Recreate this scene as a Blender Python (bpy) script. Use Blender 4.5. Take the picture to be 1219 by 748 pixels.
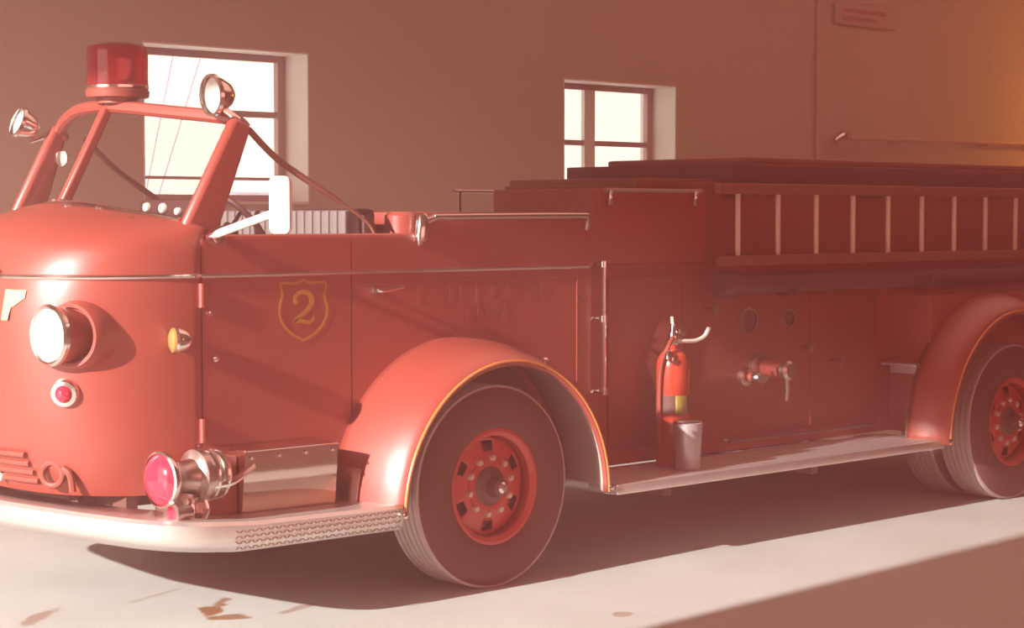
import bpy, bmesh, math, random
from mathutils import Vector, Matrix
random.seed(4)
PI = math.pi
for o in list(bpy.data.objects): bpy.data.objects.remove(o)
S = bpy.context.scene
COL = S.collection

# ---------------- camera ----------------
FPX = 2300.0
yaw = math.atan((3040-609.5)/FPX); pitch = math.atan((374-258)/FPX)
cd = bpy.data.cameras.new('camera'); cam = bpy.data.objects.new('camera', cd); COL.objects.link(cam)
cd.sensor_fit = 'HORIZONTAL'; cd.sensor_width = 36; cd.lens = FPX/1219*36; cd.clip_end = 400
cam.location = (-6.5136, -7.0256, 1.86)
f = Vector((math.cos(yaw)*math.cos(pitch), math.sin(yaw)*math.cos(pitch), -math.sin(pitch)))
cam.rotation_euler = f.to_track_quat('-Z', 'Y').to_euler()
S.camera = cam

# ---------------- sky, sun, added fills, exposure ----------------
w = bpy.data.worlds.new('sky'); S.world = w; w.use_nodes = True
bg = w.node_tree.nodes['Background']; bg.inputs[0].default_value = (1.0, .94, .80, 1); bg.inputs[1].default_value = 1.5
SUN_EL, SUN_AZ = math.radians(21), math.radians(3.6)
sd = bpy.data.lights.new('sun', 'SUN'); sun = bpy.data.objects.new('sun', sd); COL.objects.link(sun)
sd.energy = 9.0; sd.angle = math.radians(.7); sd.color = (1.0, .985, .93)
d = Vector((math.cos(SUN_EL)*math.cos(SUN_AZ), math.cos(SUN_EL)*math.sin(SUN_AZ), -math.sin(SUN_EL)))
sun.rotation_euler = d.to_track_quat('-Z', 'Y').to_euler(); sun.location = (-9, 0, 5)
def area(name, loc, aim, sx, sy, power, colr):
    l = bpy.data.lights.new(name, 'AREA'); l.shape = 'RECTANGLE'; l.size = sx; l.size_y = sy; l.energy = power; l.color = colr
    o = bpy.data.objects.new(name, l); COL.objects.link(o); o.location = loc
    o.rotation_euler = (Vector(aim)-Vector(loc)).to_track_quat('-Z', 'Y').to_euler()
    return o
area('ceiling_fill', (6, .2, 5.85), (6, .2, 0), 12, 5, 170, (1, .56, .43))  # warm overhead fill, added to raise the ambient light
area('bay_fill', (-1, -11.5, 2.6), (2.5, 1, .8), 14, 4.5, 380, (1, .40, .34))  # red fill added behind the camera to lift the shaded side
S.view_settings.view_transform = 'Standard'; S.view_settings.look = 'None'
S.view_settings.exposure = 0.80; S.view_settings.gamma = 1; S.view_settings.use_curve_mapping = False

VEIL = .042; VEIL_COL = (1.0, .46, .42, 1)  # density and tint of the added veil

# ---------------- materials ----------------
def mat(name, col, rough=.5, metal=0, coat=0, noise=0, nscale=8, bump=0, bscale=60, emit=None, coat_r=.1, spec=.5):
    m = bpy.data.materials.new(name); m.use_nodes = True
    nt = m.node_tree; b = nt.nodes['Principled BSDF']
    b.inputs['Base Color'].default_value = (*col, 1); b.inputs['Roughness'].default_value = rough
    b.inputs['Metallic'].default_value = metal; b.inputs['Coat Weight'].default_value = coat
    b.inputs['Coat Roughness'].default_value = coat_r; b.inputs['Specular IOR Level'].default_value = spec
    tc = nt.nodes.new('ShaderNodeTexCoord')
    if noise:
        n = nt.nodes.new('ShaderNodeTexNoise'); n.inputs['Scale'].default_value = nscale; n.inputs['Detail'].default_value = 5
        nt.links.new(tc.outputs['Object'], n.inputs['Vector'])
        r = nt.nodes.new('ShaderNodeMapRange'); r.inputs['To Min'].default_value = 1-noise; r.inputs['To Max'].default_value = 1+noise
        nt.links.new(n.outputs['Fac'], r.inputs['Value'])
        v = nt.nodes.new('ShaderNodeVectorMath'); v.operation = 'SCALE'; v.inputs[0].default_value = col
        nt.links.new(r.outputs['Result'], v.inputs['Scale']); nt.links.new(v.outputs[0], b.inputs['Base Color'])
    if bump:
        n = nt.nodes.new('ShaderNodeTexNoise'); n.inputs['Scale'].default_value = bscale
        nt.links.new(tc.outputs['Object'], n.inputs['Vector'])
        bp = nt.nodes.new('ShaderNodeBump'); bp.inputs['Strength'].default_value = bump; bp.inputs['Distance'].default_value = .01
        nt.links.new(n.outputs['Fac'], bp.inputs['Height']); nt.links.new(bp.outputs[0], b.inputs['Normal'])
    if emit:
        b.inputs['Emission Color'].default_value = (*emit[:3], 1); b.inputs['Emission Strength'].default_value = emit[3]
    return m
def glass(name, tint=(1, 1, 1), refl=.08):
    m = bpy.data.materials.new(name); m.use_nodes = True; nt = m.node_tree; nt.nodes.clear()
    out = nt.nodes.new('ShaderNodeOutputMaterial'); mx = nt.nodes.new('ShaderNodeMixShader')
    t = nt.nodes.new('ShaderNodeBsdfTransparent'); t.inputs[0].default_value = (*tint, 1)
    g = nt.nodes.new('ShaderNodeBsdfGlossy'); g.inputs['Roughness'].default_value = .03
    mx.inputs[0].default_value = refl*.5
    nt.links.new(t.outputs[0], mx.inputs[1]); nt.links.new(g.outputs[0], mx.inputs[2])
    nt.links.new(mx.outputs[0], out.inputs[0]); return m
M = dict(
 red=mat('red_paint', (.37, .058, .038), .42, 0, 1.0, .05, 1.5, coat_r=.44),
 dred=mat('worn_red_paint', (.30, .066, .046), .5, 0, .3, .06, 3, coat_r=.3),
 chrome=mat('chrome', (.86, .80, .76), .16, 1),
 dchrome=mat('brushed_steel', (.62, .50, .46), .32, 1, bump=.1),
 tread=mat('tread_plate', (.84, .78, .74), .36, .75, noise=.08, nscale=20),
 mirror=mat('polished_steel', (.72, .58, .50), .08, 1, bump=.05, bscale=6),
 gold=mat('gold_leaf', (.60, .29, .06), .4, .3),
 egold=mat('pale_gold', (.95, .78, .30), .4, .1),
 fgold=mat('faint_gold_lettering', (.33, .085, .045), .45, 0, .5),
 orange=mat('orange_pinstripe', (.72, .26, .07), .35, 0, .5),
 tire=mat('tire_rubber', (.15, .062, .05), .75, 0, 0, .12, 10, spec=.3),
 treadr=mat('dusty_tire_tread', (.50, .40, .36), .85, 0, 0, .12, 25, spec=.2),
 rim=mat('red_wheel_paint', (.56, .055, .035), .4, 0, .5, coat_r=.3),
 hubd=mat('dark_hub_steel', (.17, .085, .075), .45, .4),
 nut=mat('pale_lug_nut', (.80, .62, .50), .4, .5),
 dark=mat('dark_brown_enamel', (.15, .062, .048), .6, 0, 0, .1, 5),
 black=mat('black_fittings', (.09, .035, .035), .45),
 liner=mat('grey_fender_liner', (.52, .40, .36), .6, noise=.1, nscale=7),
 wood=mat('dark_varnished_wood', (.27, .10, .065), .5, 0, .2, .15, 6),
 rung=mat('pale_ladder_rung', (.78, .58, .46), .4, .1),
 seat=mat('grey_vinyl', (.24, .19, .185), .6, noise=.07, nscale=10),
 white=mat('white_enamel', (.92, .90, .84), .35, 0, .4),
 amber=mat('amber_lens', (.48, .25, .07), .2, 0, .8),
 redlens=mat('red_lens', (.70, .03, .07), .12, 0, 1, coat_r=.05),
 clear=mat('headlamp_lens', (.95, .93, .86), .15, .1, 1),
 label=mat('yellow_green_label', (.42, .34, .08), .5),
 can=mat('galvanised_metal', (.60, .55, .56), .4, .6, noise=.08, nscale=12),
 rubber=mat('black_hose_rubber', (.16, .065, .05), .6),
 wall=mat('brown_painted_wall', (.53, .44, .34), .85, 0, 0, .05, .8, bump=.15, bscale=90),
 ceil=mat('ceiling_board', (.42, .27, .2), .9, noise=.05),
 reveal=mat('white_window_reveal', (.78, .72, .68), .7, noise=.04),
 frame=mat('window_frame_paint', (.44, .30, .29), .6),
 sign=mat('faded_sign_board', (.50, .36, .31), .7, noise=.1, nscale=30),
 signt=mat('faded_red_print', (.45, .16, .11), .7),
 pipe=mat('wall_pipe_paint', (.58, .38, .29), .5, .1),
 snow=mat('bright_ground', (.75, .73, .70), .9, noise=.05, nscale=.5),
 shed=mat('far_shed_cladding', (.30, .26, .33), .8, noise=.1),
 glass=glass('clear_glass', (.97, .96, .95)),
)
# clear red beacon glass
rg = bpy.data.materials.new('red_beacon_glass'); rg.use_nodes = True
b = rg.node_tree.nodes['Principled BSDF']; b.inputs['Base Color'].default_value = (.75, .03, .05, 1); b.inputs['Roughness'].default_value = .08
b.inputs['Transmission Weight'].default_value = .75; b.inputs['IOR'].default_value = 1.2; b.inputs['Coat Weight'].default_value = 1
M['beacon'] = rg
# concrete floor with tan spills
def floor_mat():
    m = bpy.data.materials.new('pale_concrete'); m.use_nodes = True; nt = m.node_tree; b = nt.nodes['Principled BSDF']
    b.inputs['Roughness'].default_value = .62; b.inputs['Specular IOR Level'].default_value = .35
    tc = nt.nodes.new('ShaderNodeTexCoord'); L = nt.links.new
    n = nt.nodes.new('ShaderNodeTexNoise'); n.inputs['Scale'].default_value = 1.3; n.inputs['Detail'].default_value = 8; L(tc.outputs['Object'], n.inputs['Vector'])
    cr = nt.nodes.new('ShaderNodeValToRGB'); cr.color_ramp.elements[0].position = .3; cr.color_ramp.elements[1].position = .72
    cr.color_ramp.elements[0].color = (.60, .60, .555, 1); cr.color_ramp.elements[1].color = (.68, .69, .65, 1); L(n.outputs['Fac'], cr.inputs[0])
    cur = cr.outputs[0]
    n2 = nt.nodes.new('ShaderNodeTexNoise'); n2.inputs['Scale'].default_value = 7; n2.inputs['Detail'].default_value = 3; L(tc.outputs['Object'], n2.inputs['Vector'])
    for (x, y, rx, ry, a, k) in ((-1.33, .52, .14, .05, .9, 1), (-1.34, .34, .10, .06, -.3, .9), (-1.21, .62, .12, .045, .8, .9), (-1.0, .28, .15, .03, .3, .55), (-2.0, .95, .16, .05, .6, .6), (-1.30, 1.02, .2, .02, .35, .35), (.02, -.87, .07, .05, .4, .5)):
        mp = nt.nodes.new('ShaderNodeMapping'); mp.vector_type = 'TEXTURE'
        mp.inputs['Location'].default_value = (x, y, 0); mp.inputs['Rotation'].default_value = (0, 0, a); mp.inputs['Scale'].default_value = (rx, ry, 1)
        L(tc.outputs['Object'], mp.inputs['Vector'])
        ln = nt.nodes.new('ShaderNodeVectorMath'); ln.operation = 'LENGTH'; L(mp.outputs[0], ln.inputs[0])
        ad = nt.nodes.new('ShaderNodeMath'); ad.operation = 'MULTIPLY_ADD'; ad.inputs[1].default_value = 2.2; L(n2.outputs['Fac'], ad.inputs[0]); L(ln.outputs['Value'], ad.inputs[2])
        mr = nt.nodes.new('ShaderNodeMapRange'); mr.inputs['From Min'].default_value = 1.9; mr.inputs['From Max'].default_value = 2.3
        mr.inputs['To Min'].default_value = k; mr.inputs['To Max'].default_value = 0; L(ad.outputs[0], mr.inputs['Value'])
        mx = nt.nodes.new('ShaderNodeMixRGB'); mx.inputs[2].default_value = (.33, .15, .075, 1); L(mr.outputs[0], mx.inputs[0]); L(cur, mx.inputs[1]); cur = mx.outputs[0]
    L(cur, b.inputs['Base Color'])
    bp = nt.nodes.new('ShaderNodeBump'); bp.inputs['Strength'].default_value = .15; bp.inputs['Distance'].default_value = .01
    L(n2.outputs['Fac'], bp.inputs['Height']); L(bp.outputs[0], b.inputs['Normal'])
    return m
M['floor'] = floor_mat()

# ---------------- helpers ----------------
def box(bm, lo, hi, bev=0, mtx=None):
    r = bmesh.ops.create_cube(bm, size=1); vs = r['verts']
    for v in vs:
        v.co = Vector([(lo[i]+hi[i])/2 + v.co[i]*(hi[i]-lo[i]) for i in range(3)])
    if bev:
        es = list({e for v in vs for e in v.link_edges})
        rr = bmesh.ops.bevel(bm, geom=es, offset=bev, segments=2, profile=.6, affect='EDGES'); vs = rr['verts']+[v for v in vs if v.is_valid]
        vs = list(set(vs))
    if mtx is not None:
        for v in vs: v.co = mtx @ v.co
def frame_of(dirv):
    z = Vector(dirv).normalized(); a = Vector((0, 0, 1)) if abs(z.z) < .95 else Vector((1, 0, 0))
    x = a.cross(z).normalized(); y = z.cross(x); return x, y, z
def lathe(bm, prof, origin, axis, n=32, cap=True):
    """prof: (radius, distance along axis) pairs"""
    x, y, z = frame_of(axis); o = Vector(origin); rings = []
    for r, h in prof:
        if r < 1e-5: rings.append([bm.verts.new(o+z*h)])
        else: rings.append([bm.verts.new(o+z*h+(x*math.cos(2*PI*i/n)+y*math.sin(2*PI*i/n))*r) for i in range(n)])
    for a, c in zip(rings, rings[1:]):
        for i in range(n):
            j = (i+1) % n
            if len(a) == 1 and len(c) == 1: continue
            if len(a) == 1: bm.faces.new((a[0], c[j], c[i]))
            elif len(c) == 1: bm.faces.new((a[i], a[j], c[0]))
            else: bm.faces.new((a[i], a[j], c[j], c[i]))
    if cap:
        for r in (rings[0], rings[-1]):
            if len(r) > 2: bm.faces.new(r)
def tube(bm, pts, r, n=10, closed=False):
    pts = [Vector(p) for p in pts]; N = len(pts); rings = []
    rs = r if isinstance(r, (list, tuple)) else [r]*N
    px_ = None
    for i, p in enumerate(pts):
        if closed: t = pts[(i+1) % N]-pts[i-1]
        else: t = pts[min(i+1, N-1)]-pts[max(i-1, 0)]
        t.normalize()
        if px_ is None: px_ = frame_of(t)[0]
        x = (px_-t*px_.dot(t)).normalized(); y = t.cross(x); px_ = x
        rings.append([bm.verts.new(p+(x*math.cos(2*PI*k/n)+y*math.sin(2*PI*k/n))*rs[i]) for k in range(n)])
    rng = range(N) if closed else range(N-1)
    for i in rng:
        a, c = rings[i], rings[(i+1) % N]
        for k in range(n):
            bm.faces.new((a[k], a[(k+1) % n], c[(k+1) % n], c[k]))
    if not closed:
        bm.faces.new(rings[0]); bm.faces.new(rings[-1])
def prism(bm, poly, axis, a, b_):
    """poly: 2D points in the two other axes, extruded from a to b_ along axis"""
    def P(p, v):
        l = [p[0], p[1]]; l.insert(axis, v); return Vector(l)
    A = [bm.verts.new(P(p, a)) for p in poly]; B = [bm.verts.new(P(p, b_)) for p in poly]
    n = len(poly)
    for i in range(n): bm.faces.new((A[i], A[(i+1) % n], B[(i+1) % n], B[i]))
    fs = [bm.faces.new(A), bm.faces.new(B[::-1])]
    bmesh.ops.triangulate(bm, faces=fs)
def grid(bm, rows, closed_u=False):
    R = [[bm.verts.new(Vector(p)) for p in row] for row in rows]
    for a, c in zip(R, R[1:]):
        m = len(a)
        for i in range(m if closed_u else m-1): bm.faces.new((a[i], a[(i+1) % m], c[(i+1) % m], c[i]))
    return R
def spline(pts, k=8):
    pts = [Vector(p) for p in pts]; out = []
    for i in range(len(pts)-1):
        p0, p1, p2, p3 = pts[max(i-1, 0)], pts[i], pts[i+1], pts[min(i+2, len(pts)-1)]
        for j in range(k):
            t = j/k; out.append(.5*((2*p1)+(p2-p0)*t+(2*p0-5*p1+4*p2-p3)*t*t+(3*p1-p0-3*p2+p3)*t**3))
    out.append(pts[-1]); return out
def interp(x, t):
    if x <= t[0][0]: return t[0][1]
    for (a, A), (b_, B) in zip(t, t[1:]):
        if x <= b_: return A+(B-A)*(x-a)/(b_-a)
    return t[-1][1]
def obj(name, bm, m, parent=None, smooth=35, solid=0, kind=None, loc=None, bevel=0):
    bmesh.ops.recalc_face_normals(bm, faces=bm.faces)
    me = bpy.data.meshes.new(name); bm.to_mesh(me); bm.free(); me.materials.append(M[m] if isinstance(m, str) else m)
    if smooth:
        me.polygons.foreach_set('use_smooth', [True]*len(me.polygons)); me.set_sharp_from_angle(angle=math.radians(smooth))
    o = bpy.data.objects.new(name, me); COL.objects.link(o)
    if parent: o.parent = parent
    if loc: o.location = loc
    if solid:
        md = o.modifiers.new('s', 'SOLIDIFY'); md.thickness = solid; md.offset = 0
    if bevel:
        md = o.modifiers.new('b', 'BEVEL'); md.width = bevel; md.segments = 2; md.limit_method = 'ANGLE'
    if kind: o['kind'] = kind
    return o
def inst(src, parent, mtx=None, loc=None):
    o = src.copy(); COL.objects.link(o); o.parent = parent
    if mtx is not None: o.matrix_local = mtx
    if loc is not None: o.location = loc
    return o
def tag(o, label, cat, group=None):
    o['label'] = label; o['category'] = cat
    if group: o['group'] = group
    return o
def thing(name, label, cat, loc, group=None):
    o = bpy.data.objects.new(name, None); COL.objects.link(o); o.location = loc; o.empty_display_size = .1
    return tag(o, label, cat, group)
B = bmesh.new
def offs(o, v):   # world-space geometry under a moved empty
    o.location = -Vector(v)
    return o

# ================= the room =================
XA, XB, YN, YW, ZC = -8.0, 16.0, -13.0, 4.5, 6.0
bm = B(); box(bm, (XA-.3, YN-.3, -.2), (XB+.3, YW+.45, 0)); obj('floor', bm, 'floor', smooth=0, kind='structure')
bm = B(); box(bm, (XA-.3, YN-.3, ZC), (XB+.3, YW+.45, ZC+.2)); obj('ceiling', bm, 'ceil', smooth=0, kind='structure')
# far wall with the two window holes
WIN = [(.87, 2.31, 1.95, 3.075), (4.985, 6.40, 1.95, 3.02)]
def wall_holes(bm, holes, x0, x1, y0, y1, z0, z1):
    xs = sorted({x0, x1, *[h[0] for h in holes], *[h[1] for h in holes]}); 
    for a, c in zip(xs, xs[1:]):
        h = [h for h in holes if h[0] <= a and h[1] >= c]
        if h:
            box(bm, (a, y0, z0), (c, y1, h[0][2])); box(bm, (a, y0, h[0][3]), (c, y1, z1))
        else: box(bm, (a, y0, z0), (c, y1, z1))
    bmesh.ops.remove_doubles(bm, verts=bm.verts, dist=1e-4)
bm = B(); wall_holes(bm, WIN, XA-.3, XB+.3, YW, YW+.42, 0, ZC)
obj('wall_far', bm, 'wall', smooth=0, kind='structure')
bm = B(); box(bm, (XA-.3, YN-.3, 0), (XB+.3, YN, ZC)); obj('wall_near', bm, 'wall', smooth=0, kind='structure')
bm = B(); box(bm, (XB, YN, 0), (XB+.3, YW, ZC)); obj('wall_right', bm, 'wall', smooth=0, kind='structure')
# left wall: open garage doorway
bm = B(); box(bm, (XA-.3, YN, 0), (XA, -1.66, ZC)); box(bm, (XA-.3, -1.66, 5.12), (XA, 3.6, ZC)); box(bm, (XA-.3, 3.6, 0), (XA, YW, ZC))
obj('wall_left', bm, 'wall', smooth=0, kind='structure')
# windows
for wi, (x0, x1, z0, z1) in enumerate(WIN):
    yg = YW+.27
    wn = thing('window_%d' % (wi+1), '', '', (0, 0, 0))
    del wn['label'], wn['category']; wn['kind'] = 'structure'
    bm = B(); t = .012
    box(bm, (x1-t, YW-.004, z0), (x1, YW+.42, z1)); box(bm, (x0, YW-.004, z0), (x0+t, YW+.42, z1))
    box(bm, (x0+t, YW-.004, z1-t), (x1-t, YW+.42, z1)); box(bm, (x0+t, YW-.02, z0), (x1-t, YW+.42, z0+.02))
    obj('window_reveal', bm, 'reveal', wn, 0)
    bm = B(); f_ = .07; yo = yg+.05
    a, c, e, g = x0+t, x1-t, z0+.02, z1-t
    box(bm, (a, yg, e), (a+f_, yo, g)); box(bm, (c-f_, yg, e), (c, yo, g)); box(bm, (a+f_, yg, e), (c-f_, yo, e+.05)); box(bm, (a+f_, yg, g-.05), (c-f_, yo, g))
    obj('window_frame', bm, 'frame', wn, 0)
    bars_z = [2.62, 2.14] if wi == 0 else [2.50]
    for zz, th in zip(bars_z, (.045, .022) if wi == 0 else (.045,)):
        bm = B(); box(bm, (a+f_, yg+.008, zz-th/2), (c-f_, yo-.008, zz+th/2)); obj('glazing_bar', bm, 'frame', wn, 0)
    if wi == 1:
        bm = B(); box(bm, (5.52, yg+.004, e+.05), (5.65, yo-.004, g-.05)); obj('mullion', bm, 'reveal', wn, 0)
        xs = [(a+f_, 5.52), (5.65, c-f_)]
    else: xs = [(a+f_, c-f_)]
    zs = sorted([e+.05, g-.05]+bars_z)
    for xa, xb in xs:
        for za, zb in zip(zs, zs[1:]):
            bm = B(); box(bm, (xa, yg+.022, za), (xb, yg+.028, zb)); obj('pane', bm, 'glass', wn, 0)
# thin reddish veil added through the bay to lift the dark tones
bm = B(); box(bm, (XA+.02, YN+.02, .002), (XB-.02, YW-.006, ZC-.02)); hz = obj('fade_veil', bm, 'wall', smooth=0, kind='structure')
hm = bpy.data.materials.new('fade_veil_volume'); hm.use_nodes = True; nt = hm.node_tree; nt.nodes.clear()
ho = nt.nodes.new('ShaderNodeOutputMaterial'); hv = nt.nodes.new('ShaderNodeVolumeScatter')
hv.inputs['Color'].default_value = VEIL_COL; hv.inputs['Density'].default_value = VEIL; hb = nt.nodes.new('ShaderNodeVolumeAbsorption'); hb.inputs['Color'].default_value = VEIL_COL; hb.inputs['Density'].default_value = VEIL
hs = nt.nodes.new('ShaderNodeAddShader'); nt.links.new(hv.outputs[0], hs.inputs[0]); nt.links.new(hb.outputs[0], hs.inputs[1]); nt.links.new(hs.outputs[0], ho.inputs['Volume'])
hz.data.materials.clear(); hz.data.materials.append(hm)
# outside
bm = B(); box(bm, (-90, -60, -.5), (120, 160, -.22)); obj('ground', bm, 'snow', smooth=0, kind='structure')
bm = B(); box(bm, (43.6, 61, -.22), (48.6, 67, 2.35)); prism(bm, [(60.6, 2.35), (67.4, 2.35), (64, 2.95)], 0, 43.3, 48.9)
sh = obj('shed', bm, 'shed', smooth=0); tag(sh, 'dark low shed far outside, seen low through the left window', 'building')
for i, (p, q) in enumerate((((4.24, 9, 4.0), (3.15, 9, -.22)), ((4.63, 9, 4.0), (3.01, 9, -.22)))):
    bm = B(); tube(bm, [p, (Vector(p)+Vector(q))/2+Vector((.02, 0, -.05)), q], .007, 6)
    o = obj('guy_wire', bm, 'shed')
    tag(o, ['thin slanting wire outside the left window, nearer its left side', 'thin slanting wire outside the left window, nearer the middle'][i], 'wire', 'guy wires outside the left window')
# conduit and pipe on the far wall
t_ = thing('wall_conduit', 'thin vertical painted conduit running up the brown wall at right', 'pipe', (8.39, 4.46, 0))
bm = B(); tube(bm, [(0, 0, 0), (0, 0, 6)], .02, 8); obj('conduit', bm, 'pipe', t_)
for z in (1, 2.4, 3.4, 4.6):
    bm = B(); box(bm, (-.045, .018, -.015), (.045, .04, .015)); obj('clip', bm, 'pipe', t_, loc=(0, 0, z))
t_ = thing('wall_pipe', 'horizontal pipe with silver tap fitting on the wall above the ladder', 'pipe', (8.6, 4.36, 2.62))
bm = B(); tube(bm, [(.1, 0, 0), (2.2, 0, .02), (6, 0, .04)], .022, 10); obj('pipe_run', bm, 'pipe', t_)
bm = B(); lathe(bm, [(0, -.09), (.03, -.09), (.055, -.05), (.06, .03), (.035, .06), (.03, .12), (0, .12)], (0, 0, 0), (1, 0, .5), 14); obj('tap_body', bm, 'chrome', t_)
bm = B(); tube(bm, [(.14, -.03, .0), (.17, -.05, .14), (.19, -.05, .17)], .014, 8); obj('tap_handle', bm, 'pipe', t_)
bm = B(); tube(bm, [(.3, 0, .0), (.33, -.02, -.08), (.33, -.02, -.13)], .02, 8); obj('outlet', bm, 'pipe', t_)
for x in (1, 2.6, 4.2):
    bm = B(); box(bm, (-.02, 0, -.03), (.02, .14, .03)); obj('pipe_bracket', bm, 'pipe', t_, loc=(x, 0, .01))
t_ = thing('wall_sign', 'small faded rectangular sign high on the wall at right', 'sign', (9.16, 4.49, 3.83))
bm = B(); box(bm, (-.50, -.03, -.105), (.50, 0, .105), .008); obj('board', bm, 'sign', t_)
bm = B()
for r_, n_ in ((.035, 11), (-.045, 8)):
    x = -.38
    for i in range(n_):
        wd = random.uniform(.03, .07); box(bm, (x, -.034, r_-.02), (x+wd, -.03, r_+.02)); x += wd+.018
obj('faded_print', bm, 'signt', t_, 0, kind='stuff')

t_ = thing('added_wall_lamp', 'added out-of-view orange lamp tinting the far end of the brown wall', 'lamp', (13.4, 4.5, 3.3))  # added fixture, out of view, for the orange cast at right
bm = B(); lathe(bm, [(.07, 0), (.07, .02), (.02, .03), (.02, .16), (0, .16)], (0, 0, 0), (0, -1, 0), 16); obj('added_lamp_bracket', bm, 'dchrome', t_)
bm = B(); lathe(bm, [(0, .0), (.05, .0), (.16, -.12), (.155, -.12), (.045, -.01)], (0, -.16, .05), (0, 0, 1), 24, cap=False); obj('added_lamp_shade', bm, 'white', t_)
bm = B(); bmesh.ops.create_uvsphere(bm, u_segments=16, v_segments=10, radius=.045, matrix=Matrix.Translation((0, -.16, -.06))); obj('added_bulb', bm, mat('added_bulb', (1, .6, .2), emit=(1, .5, .12, 20)), t_)
pl_ = bpy.data.lights.new('orange_fill', 'POINT'); pl_.energy = 95; pl_.color = (1, .42, .06); pl_.shadow_soft_size = .08  # orange fill added to tint the wall, set apart from the fixture
po = bpy.data.objects.new('orange_fill', pl_); COL.objects.link(po); po.location = (13.4, 3.3, 3.0)

# ================= the fire truck =================
T = thing('fire_truck', 'red open-cab vintage fire truck parked in the bay', 'truck', (0, 0, 0))
YC = 1.2; YS = .35
def both(fn):   # mirror a y about the truck's axis
    return fn(1), fn(-1)
def my(y, s): return y if s > 0 else 2*YC-y
XF = [(.58, -2.04), (.8, -2.16), (1.1, -2.21), (1.4, -2.22), (1.6, -2.18), (1.72, -2.12)]
def nose(s, z):
    a = -1.3-interp(z, XF); n = interp(z, [(.58, 2.7), (1.6, 3.2)]); wd = interp(z, [(.58, .82), (.85, .85)])
    return Vector((-1.3-a*max(0, 1-abs(s)**n)**(1/n), YC+wd*s, z))
def nose_n(s, z):
    e = .004; s1 = max(-1, s-e); a = nose(s1, z); b_ = nose(s+e, z); c = nose(s, z+.01)-nose(s, z-.01)
    t = (b_-a); n = t.cross(c).normalized()
    return n if n.x < 0 or n.y < 0 else -n
SV = []
for i in range(61):
    th = PI*i/60
    c = -math.cos(th); SV.append(math.copysign(abs(c)**.72, c))
SEAM = -1.49
def ring(z):
    pts = [nose(s, z) for s in SV]
    # keep what is in front of the seam
    out = [p for p in pts if p.x < SEAM-.01]
    y0 = min(out, key=lambda p: p.y).y
    wd = interp(z, [(.58, .82), (.85, .85)])
    yy = YC-wd+.004
    return [Vector((SEAM, yy, z))]+out+[Vector((SEAM, 2*YC-yy, z))]
def resample(pts, n=64):
    L = [0]
    for a, c in zip(pts, pts[1:]): L.append(L[-1]+(c-a).length)
    out = []; j = 0
    for i in range(n+1):
        t = L[-1]*i/n
        while j < len(L)-2 and L[j+1] < t: j += 1
        u = (t-L[j])/max(1e-9, L[j+1]-L[j]); out.append(pts[j].lerp(pts[j+1], min(1, u)))
    return out
levels = [.60, .62, .66, .74, .85, 1.0, 1.15, 1.3, 1.45, 1.56, 1.64, 1.70]
rows = [resample(ring(z)) for z in levels]
# cowl rises and rounds back to the foot of the windshield
base = resample(spline([(-1.42, .385, 1.80), (-1.50, .42, 1.835), (-1.60, .75, 1.885), (-1.72, 1.2, 1.93), (-1.60, 1.65, 1.885), (-1.50, 1.98, 1.835), (-1.42, 2.015, 1.80)], 10))
top = rows[-1]
for k in range(1, 8):
    u = k/7; a = math.sin(u*PI/2); c = 1-math.cos(u*PI/2)
    rows.append([Vector((p.x+(q.x-p.x)*(c*.75+.25*u), p.y+(q.y-p.y)*(c*.75+.25*u), p.z+(q.z-p.z)*(a*.6+.4*u))) for p, q in zip(top, base)])
rows.insert(0, [p+Vector((.05 if p.x < -1.6 else 0, .04 if p.y < 1 else (-.04 if p.y > 1.4 else 0), 0)) for p in rows[0]])
bm = B(); grid(bm, rows); nose_o = obj('nose', bm, 'red', T, 50, solid=.012)
# dash top and firewall
bm = B(); box(bm, (-1.60, .5, 1.70), (-1.30, 1.9, 1.84), .03); obj('dashboard', bm, 'dred', T)
bm = B(); box(bm, (-1.30, .70, 1.80), (-1.20, 1.16, 1.945), .03); ins = obj('instrument_panel', bm, 'black', T)
for (y, z, r) in ((.80, 1.885, .020), (.93, 1.90, .026), (1.07, 1.905, .024)):
    bm = B(); lathe(bm, [(0, 0), (r, 0), (r, .012), (r*.8, .02), (0, .02)], (-1.302, y, z), (-1, 0, 0), 20); obj('gauge', bm, 'white', ins)
bm = B(); box(bm, (-1.40, .45, .60), (-1.36, 1.95, 1.72)); obj('firewall', bm, 'dred', T)
bm = B(); box(bm, (-1.38, .40, .60), (1.0, 2.0, .66)); obj('cab_floor', bm, 'dark', T)

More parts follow.
